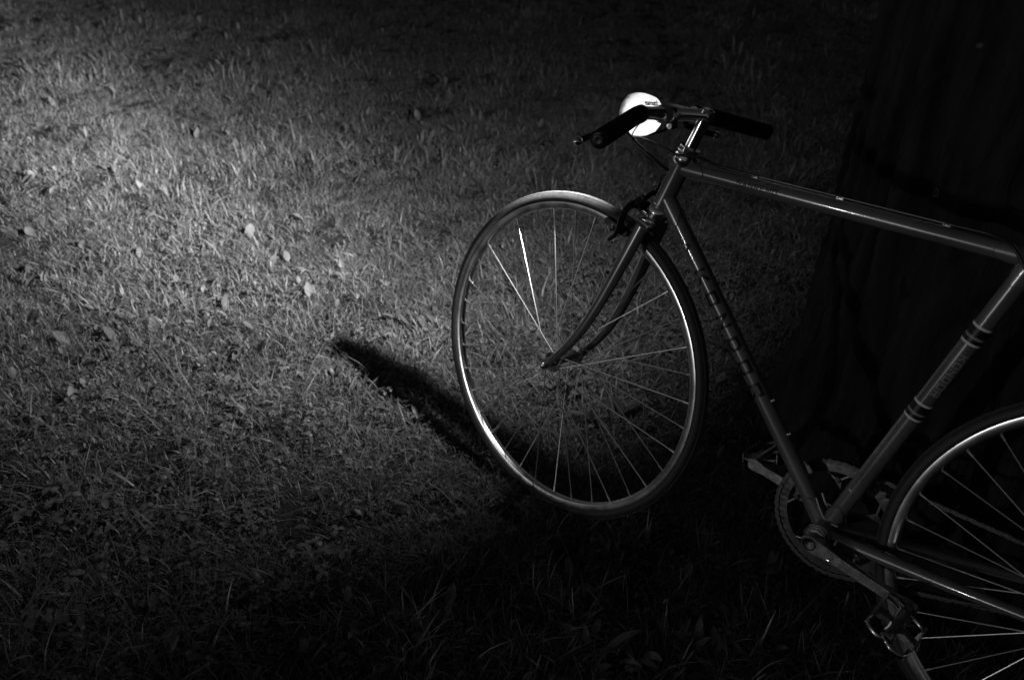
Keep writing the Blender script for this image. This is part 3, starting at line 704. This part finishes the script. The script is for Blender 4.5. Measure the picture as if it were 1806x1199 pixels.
G().tube(spline([st(q(.893, .083, .505)), st(q(.918, .060, .488)), st(q(.905, .030, .462)), q(.862, .004, .432), q(.850, -.030, .415), st(k(.018, .060, -.042)), st(k(.018, .036, -.042))], 8), .0026, 10).build('brake_cable', M['black'], bike)
G().tube(spline([st(q(.887, .060, .500)), q(.905, .046, .470), q(.870, .030, .440), q(.850, .026, .425)], 8), .0011, 8).build('lamp_wire', M['black'], bike)
# shifter cable guide over the bottom bracket
for s in (1, -1):
    G().tube(spline([BB - dtd * .045 + Vector((-.004, .012 * s, .019)), BB + Vector((.004, .012 * s, .0235)), BB + Vector((-.022, .015 * s, .022))], 6), .0021, 8).build('cable_guide', M['chrome'], frame)
G().lathe(BB + Vector((-.031, .027, -.004)), Vector((-1, .09, .1)), [(0, .0128), (.0035, .0128)], 18).build('stay_clip', M['chrome'], frame)

# ------------------------------------------------------------------ lawn
def blade(rg, h, wd, lean, az, x0, y0, nseg=3, curl=1.0):
    V = []; F = []; ca_, sa_ = math.cos(az), math.sin(az); fa = az + rg.uniform(-.9, .9) + math.pi / 2; fx, fy = math.cos(fa), math.sin(fa)
    for i in range(nseg + 1):
        t = i / nseg; out = h * lean * t ** (1 + curl); z = h * t * (1 - .35 * lean * t); ww = wd * (1 - t) ** .55 * (.75 + .5 * t) if i < nseg else 0
        cx, cy = x0 + ca_ * out, y0 + sa_ * out
        if i < nseg: V += [(cx - fx * ww / 2, cy - fy * ww / 2, z), (cx + fx * ww / 2, cy + fy * ww / 2, z)]
        else: V.append((cx, cy, z))
    for i in range(nseg - 1): F.append((2 * i, 2 * i + 1, 2 * i + 3, 2 * i + 2))
    F.append((2 * nseg - 2, 2 * nseg - 1, 2 * nseg)); return V, F
def leafblade(rg, ln, wd, lift, az, x0, y0, z0=.0):
    """broad weed leaf: midrib fold, rounded"""
    V = []; F = []; n = 5; d = Vector((math.cos(az), math.sin(az), 0)); s = Vector((-d.y, d.x, 0)); p = Vector((x0, y0, z0)); el = lift
    for i in range(n + 1):
        t = i / n; ww = wd * math.sin(math.pi * (0.12 + .86 * t)) ** .8 * (.55 + .6 * t if t < .8 else 1.0) / 2
        c = p + Vector((0, 0, 0)); up = Vector((0, 0, 1))
        V += [c - s * ww + up * ww * .35, c, c + s * ww + up * ww * .35]
        p = p + (d * math.cos(el) + up * math.sin(el)) * ln / n; el -= .22
    for i in range(n):
        a = 3 * i; F += [(a, a + 1, a + 4, a + 3), (a + 1, a + 2, a + 5, a + 4)]
    return V, F
tufts = bpy.data.collections.new('tuft_shapes')
def make_tuft(i, kind):
    rg = np.random.default_rng(100 + i); V = []; F = []; tone = []
    def add(v, f, tn):
        k_ = len(V); V.extend(v); F.extend([tuple(a + k_ for a in q_) for q_ in f]); tone.extend([tn] * len(f))
    if kind == 'grass':
        for _ in range(30):
            h = rg.uniform(.010, .034) * (1.0 if rg.random() < .9 else 1.8)
            add(*blade(rg, h, rg.uniform(.0013, .0030), rg.uniform(.2, 1.7), rg.uniform(0, 6.28), rg.normal(0, .020), rg.normal(0, .020)), rg.random() ** 1.5)
        for _ in range(4):       # leaflets and scraps of dry leaf
            add(*leafblade(rg, rg.uniform(.007, .016), rg.uniform(.0035, .008), rg.uniform(-.3, 1.2), rg.uniform(0, 6.28), rg.normal(0, .022), rg.normal(0, .022), rg.uniform(.003, .018)), rg.uniform(.1, .75))
        for _ in range(5):       # flat dead straw and short thatch
            add(*blade(rg, rg.uniform(.012, .02), rg.uniform(.002, .003), rg.uniform(1.6, 2.4), rg.uniform(0, 6.28), rg.normal(0, .022), rg.normal(0, .022)), rg.uniform(.5, 1))
    elif kind == 'tall':
        for _ in range(18):
            add(*blade(rg, rg.uniform(.024, .058), rg.uniform(.0016, .0032), rg.uniform(.1, 1.0), rg.uniform(0, 6.28), rg.normal(0, .016), rg.normal(0, .016), 4), rg.random() ** 1.3)
    elif kind == 'weed':
        for _ in range(7):
            add(*leafblade(rg, rg.uniform(.020, .045), rg.uniform(.005, .012), rg.uniform(.2, 1.3), rg.uniform(0, 6.28), rg.normal(0, .012), rg.normal(0, .012), .008), rg.uniform(.1, .5))
        for _ in range(10):
            add(*blade(rg, rg.uniform(.02, .04), rg.uniform(.0016, .003), rg.uniform(.2, 1), rg.uniform(0, 6.28), rg.normal(0, .02), rg.normal(0, .02)), rg.random() ** 1.5)
    elif kind == 'clover':
        for _ in range(9):
            x, y, z = rg.normal(0, .02), rg.normal(0, .02), rg.uniform(.012, .032); a = rg.uniform(0, 6.28); tn = rg.uniform(.2, .6)
            for j in range(3): add(*leafblade(rg, rg.uniform(.007, .010), .0075, rg.uniform(-.1, .5), a + j * 2.09, x, y, z), tn)
        for _ in range(12):
            add(*blade(rg, rg.uniform(.02, .04), rg.uniform(.0016, .003), rg.uniform(.2, 1), rg.uniform(0, 6.28), rg.normal(0, .02), rg.normal(0, .02)), rg.random() ** 1.5)
    me = bpy.data.meshes.new('tuft_shape'); me.from_pydata([tuple(v) for v in V], [], F); me.update(); me.materials.append(M['grass'])
    at = me.attributes.new('tone', 'FLOAT', 'FACE'); at.data.foreach_set('value', np.array(tone, np.float32))
    me.polygons.foreach_set('use_smooth', [True] * len(me.polygons))
    o = bpy.data.objects.new('tuft_%02d' % i, me); tufts.objects.link(o)
kinds = ['grass'] * 6 + ['tall'] * 2 + ['weed'] * 2 + ['clover'] * 2
for i, kd in enumerate(kinds): make_tuft(i, kd)

def vnoise(x, y, cell, seed):
    g_ = np.random.default_rng(seed).random((512, 512)); u, v = x / cell, y / cell; i0, j0 = np.floor(u).astype(int), np.floor(v).astype(int); fu, fv = u - i0, v - j0
    fu, fv = fu * fu * (3 - 2 * fu), fv * fv * (3 - 2 * fv); q_ = lambda a_, b_: g_[a_ % 512, b_ % 512]
    return (q_(i0, j0) * (1 - fu) + q_(i0 + 1, j0) * fu) * (1 - fv) + (q_(i0, j0 + 1) * (1 - fu) + q_(i0 + 1, j0 + 1) * fu) * fv
def lawn_points():
    pts = []
    # candidates in the wedge the camera can see (plus a margin), denser near by
    n = 330000
    d = 0.35 + (rng.random(n) ** 0.62) * 9.2; az = math.atan2(c_fwd.y, c_fwd.x) + rng.uniform(-R_(46), R_(46), n)
    x = CAM.x + d * np.cos(az); y = CAM.y + d * np.sin(az)
    # density wanted (per m2) falls with distance; candidate density ~ n*pdf/(d*dAz)
    u = ((d - .35) / 9.2); pdf = (1 / .62) * u ** (1 / .62 - 1) / 9.2; cand = n * pdf / (d * R_(92))
    want = np.clip(2600 / (0.55 + 0.28 * d), 700, 3200)
    lump = .65 + .45 * np.sin(3.1 * x + 1.3 * np.sin(2.3 * y)) * np.sin(2.7 * y + .8) + .25 * np.sin(8.3 * x - 6.1 * y)
    keep = rng.random(n) < np.clip(want / np.maximum(cand, 1), 0, 1) * np.clip(lump + .25, .5, 1)
    keep &= rng.random(n) < np.clip((vnoise(x, y, .045, 11) - .22) * 4.5, .06, 1)      # small bare pits
    keep &= np.hypot(x - .25, y + .72) > .52
    x, y = x[keep], y[keep]
    # longer grass crowding the tyres and the foot of the tree
    ex, ey = [], []
    for (cx, cy, n_) in ((.9998, 0, 90), (0, 0, 90)):
        ex.append(cx + rng.normal(0, .09, n_)); ey.append(cy + rng.choice((-1, 1), n_) * rng.uniform(.012, .06, n_))
    ta = rng.uniform(0, 2 * np.pi, 260); tr = rng.uniform(.50, .60, 260); ex.append(.25 + tr * np.cos(ta)); ey.append(-.72 + tr * np.sin(ta))
    global N_EXTRA
    N_EXTRA = sum(len(e) for e in ex); x = np.concatenate([x] + ex); y = np.concatenate([y] + ey)
    return x, y
lx, ly = lawn_points(); nL = len(lx); print('tufts', nL)
lz = gh(lx, ly)
me = bpy.data.meshes.new('grass'); me.vertices.add(nL); me.vertices.foreach_set('co', np.stack([lx, ly, lz], 1).astype(np.float32).ravel())
# patches decide which plants grow
patch = np.sin(2.1 * lx + 1.7 * np.sin(1.4 * ly)) * np.cos(1.9 * ly - .7) + .4 * rng.standard_normal(nL)
tallp = np.sin(3.7 * lx - 1.1) * np.sin(3.3 * ly + .5) + .45 * rng.standard_normal(nL)
idx = rng.integers(0, 6, nL); r_ = rng.random(nL)
idx = np.where((tallp > .55) & (r_ < .5), rng.integers(6, 8, nL), idx)
idx = np.where((patch > .7) & (r_ > .82), rng.integers(8, 10, nL), idx)
idx = np.where((patch < -.6) & (r_ > .78), rng.integers(10, 12, nL), idx)
idx = np.where(r_ < .05, rng.integers(8, 12, nL), idx)
idx[-N_EXTRA:] = rng.integers(6, 8, N_EXTRA)
scl = np.clip(rng.lognormal(-.03, .25, nL), .5, 1.7) * (1 + .22 * np.clip(tallp, -1, 1)) * (.62 + .75 * vnoise(lx, ly, .09, 12)) * (.8 + .4 * vnoise(lx, ly, .4, 13))
rot = np.stack([rng.normal(0, .16, nL), rng.normal(0, .16, nL), rng.uniform(0, 6.283, nL)], 1)
a = me.attributes.new('idx', 'INT', 'POINT'); a.data.foreach_set('value', idx.astype(np.int32))
a = me.attributes.new('scl', 'FLOAT', 'POINT'); a.data.foreach_set('value', scl.astype(np.float32))
a = me.attributes.new('rot', 'FLOAT_VECTOR', 'POINT'); a.data.foreach_set('vector', rot.astype(np.float32).ravel())
lawn = bpy.data.objects.new('grass', me); col.objects.link(lawn)
tag(lawn, 'short mown lawn of grass blades mixed with clover and weeds', 'grass', kind='stuff')
ng = bpy.data.node_groups.new('lawn', 'GeometryNodeTree')
ng.interface.new_socket('Geometry', in_out='INPUT', socket_type='NodeSocketGeometry'); ng.interface.new_socket('Geometry', in_out='OUTPUT', socket_type='NodeSocketGeometry')
gi = ng.nodes.new('NodeGroupInput'); go = ng.nodes.new('NodeGroupOutput'); ci = ng.nodes.new('GeometryNodeCollectionInfo'); ip = ng.nodes.new('GeometryNodeInstanceOnPoints')
ci.inputs['Collection'].default_value = tufts; ci.inputs['Separate Children'].default_value = True; ci.inputs['Reset Children'].default_value = True
def named(n_, t_):
    k_ = ng.nodes.new('GeometryNodeInputNamedAttribute'); k_.data_type = t_; k_.inputs['Name'].default_value = n_; return k_
na_, ns_, nr_ = named('idx', 'INT'), named('scl', 'FLOAT'), named('rot', 'FLOAT_VECTOR')
e2r = ng.nodes.new('FunctionNodeEulerToRotation')
ng.links.new(gi.outputs[0], ip.inputs['Points']); ng.links.new(ci.outputs[0], ip.inputs['Instance']); ip.inputs['Pick Instance'].default_value = True
ng.links.new(na_.outputs['Attribute'], ip.inputs['Instance Index']); ng.links.new(ns_.outputs['Attribute'], ip.inputs['Scale'])
ng.links.new(nr_.outputs['Attribute'], e2r.inputs[0]); ng.links.new(e2r.outputs[0], ip.inputs['Rotation'])
ng.links.new(ip.outputs[0], go.inputs[0])
lawn.modifiers.new('lawn', 'NODES').node_group = ng

# ------------------------------------------------------------------ fallen leaves
def leaf_mesh(i):
    rg = np.random.default_rng(500 + i); V, F = [], []; n = 8; ln = 1.0; wd = rg.uniform(.38, .62); bend = rg.uniform(-.9, .9); cup = rg.uniform(.2, .6); tw = rg.uniform(-.6, .6)
    p = Vector((0, 0, 0)); el = .2
    for r in range(n + 1):
        t = r / n; ww = wd * math.sin(math.pi * min(.99, .03 + .95 * t ** .85)) ** .9 / 2 * (1 + .10 * math.sin(t * 19 + i))
        s = Vector((0, math.cos(tw * t), math.sin(tw * t)))
        for j in range(-2, 3):
            u = j / 2; V.append(p + s * ww * u + Vector((0, 0, 1)) * ww * cup * u * u + Vector((0, 0, .015 * math.sin(9 * t + 5 * u))))
        p = p + Vector((math.cos(el), 0, math.sin(el))) * ln / n; el += bend / n * 1.6
    for r in range(n):
        for j in range(4): a_ = r * 5 + j; F.append((a_, a_ + 1, a_ + 6, a_ + 5))
    k_ = len(V); V += [Vector((-.22, -.012, .02)), Vector((-.22, .012, .02)), Vector((.02, .012, 0)), Vector((.02, -.012, 0))]; F.append((k_, k_ + 1, k_ + 2, k_ + 3))
    me_ = bpy.data.meshes.new('fallen_leaf'); me_.from_pydata([tuple(v) for v in V], [], F); me_.update(); me_.materials.append(M['leaf'])
    me_.polygons.foreach_set('use_smooth', [True] * len(me_.polygons))
    at = me_.attributes.new('tone', 'FLOAT', 'FACE'); at.data.foreach_set('value', rg.uniform(.1, .9, len(F)).astype(np.float32) * .2 + rg.uniform(.2, .8))
    return me_
leaf_me = [leaf_mesh(i) for i in range(7)]
KX = 1538.7
def spot(u, v):      # where the leaves seen in the photograph lie on the lawn
    r = c_right * ((u - 903) / KX) + c_down * ((v - 599.5) / KX) + c_fwd; t = -(CAM.z - .02) / r.z; return CAM + r * t
seen = [(312, 395, 62, 1), (437, 398, 58, 1), (96, 190, 56, 1), (238, 658, 44, .6), (550, 462, 46, .9), (592, 500, 50, .4), (505, 243, 40, .9), (533, 311, 48, .5), (560, 310, 40, .4), (325, 132, 46, .8), (386, 115, 46, 1), (212, 62, 46, .5), (255, 140, 48, .3),
        (312, 138, 40, .3), (60, 320, 52, .4), (40, 330, 60, .2), (246, 325, 40, 1), (607, 366, 52, .3), (590, 385, 44, .2), (505, 435, 44, 1), (365, 562, 40, .5), (335, 770, 42, .3), (720, 886, 62, .1), (515, 925, 60, .1), (742, 300, 44, 1),
        (825, 130, 44, .8), (930, 85, 46, .9), (910, 130, 50, .2), (1130, 75, 40, .8), (1145, 100, 46, 1), (1220, 60, 44, .9), (905, 165, 50, .5), (780, 410, 44, 1), (926, 418, 44, 1), (1115, 925, 46, .3), (1135, 935, 40, .4), (1210, 1012, 50, .3),
        (935, 980, 40, .5), (925, 1020, 44, .5), (1245, 975, 44, .3), (990, 1090, 44, .3), (1125, 1100, 40, .3), (1180, 1045, 44, .2), (1265, 800, 42, .8), (1228, 618, 36, .6), (700, 590, 44, .3), (85, 640, 44, .3), (130, 700, 40, .3), (170, 540, 48, .4),
        (580, 560, 50, .2), (560, 620, 44, .4), (415, 860, 50, .3), (215, 875, 40, .5), (640, 900, 46, .2), (770, 840, 40, .3), (140, 420, 52, .9), (75, 480, 46, .4), (445, 570, 40, .4), (640, 470, 44, .3), (690, 240, 40, .7), (470, 170, 40, .8)]
def put_leaf(p, size, up, k_):
    o = bpy.data.objects.new('fallen_leaf', leaf_me[k_ % 7]); col.objects.link(o)
    o.scale = (size,) * 3; o.location = (p.x, p.y, float(gh(np.array(p.x), np.array(p.y))) + .012 + .012 * (1 - up))
    o.rotation_euler = (random.uniform(-.4, .4), -up * random.uniform(.9, 1.35) + random.uniform(-.1, .1), random.uniform(0, 6.28) if up < .7 else math.atan2(c_right.y, c_right.x) + random.choice((0, math.pi)) + random.uniform(-.8, .8))
    lit = p.x > 1.35
    if up >= .7: tag(o, 'pale leaf standing upright among the grass blades', 'leaf', 'leaves standing upright in the lawn')
    elif lit: tag(o, 'curled fallen leaf lying in the lamplit grass ahead of the bicycle', 'leaf', 'leaves lying in the lamplit grass')
    else: tag(o, 'dim fallen leaf lying in the dark grass beside the bicycle', 'leaf', 'leaves lying in the dark grass')
k_ = 0
for (u, v, mm, up) in seen: put_leaf(spot(u, v), mm / 1000 * (.68 if v > 850 else 1), up, k_); k_ += 1
for _ in range(110):
    u, v = random.uniform(0, 1450), random.uniform(20, 1190); p = spot(u, v)
    if math.hypot(p.x - .25, p.y + .72) < .62 or (abs(p.y) < .08 and -.3 < p.x < 1.3): continue
    put_leaf(p, random.uniform(.026, .046), random.choice((.1, .3, .5, .8, 1)), k_); k_ += 1
for _ in range(95):      # thicker litter where the beam falls
    u, v = random.uniform(0, 760), random.uniform(35, 620); p = spot(u, v)
    put_leaf(p, random.uniform(.030, .058), random.choice((.15, .4, .6, .8, .9, 1)), k_); k_ += 1
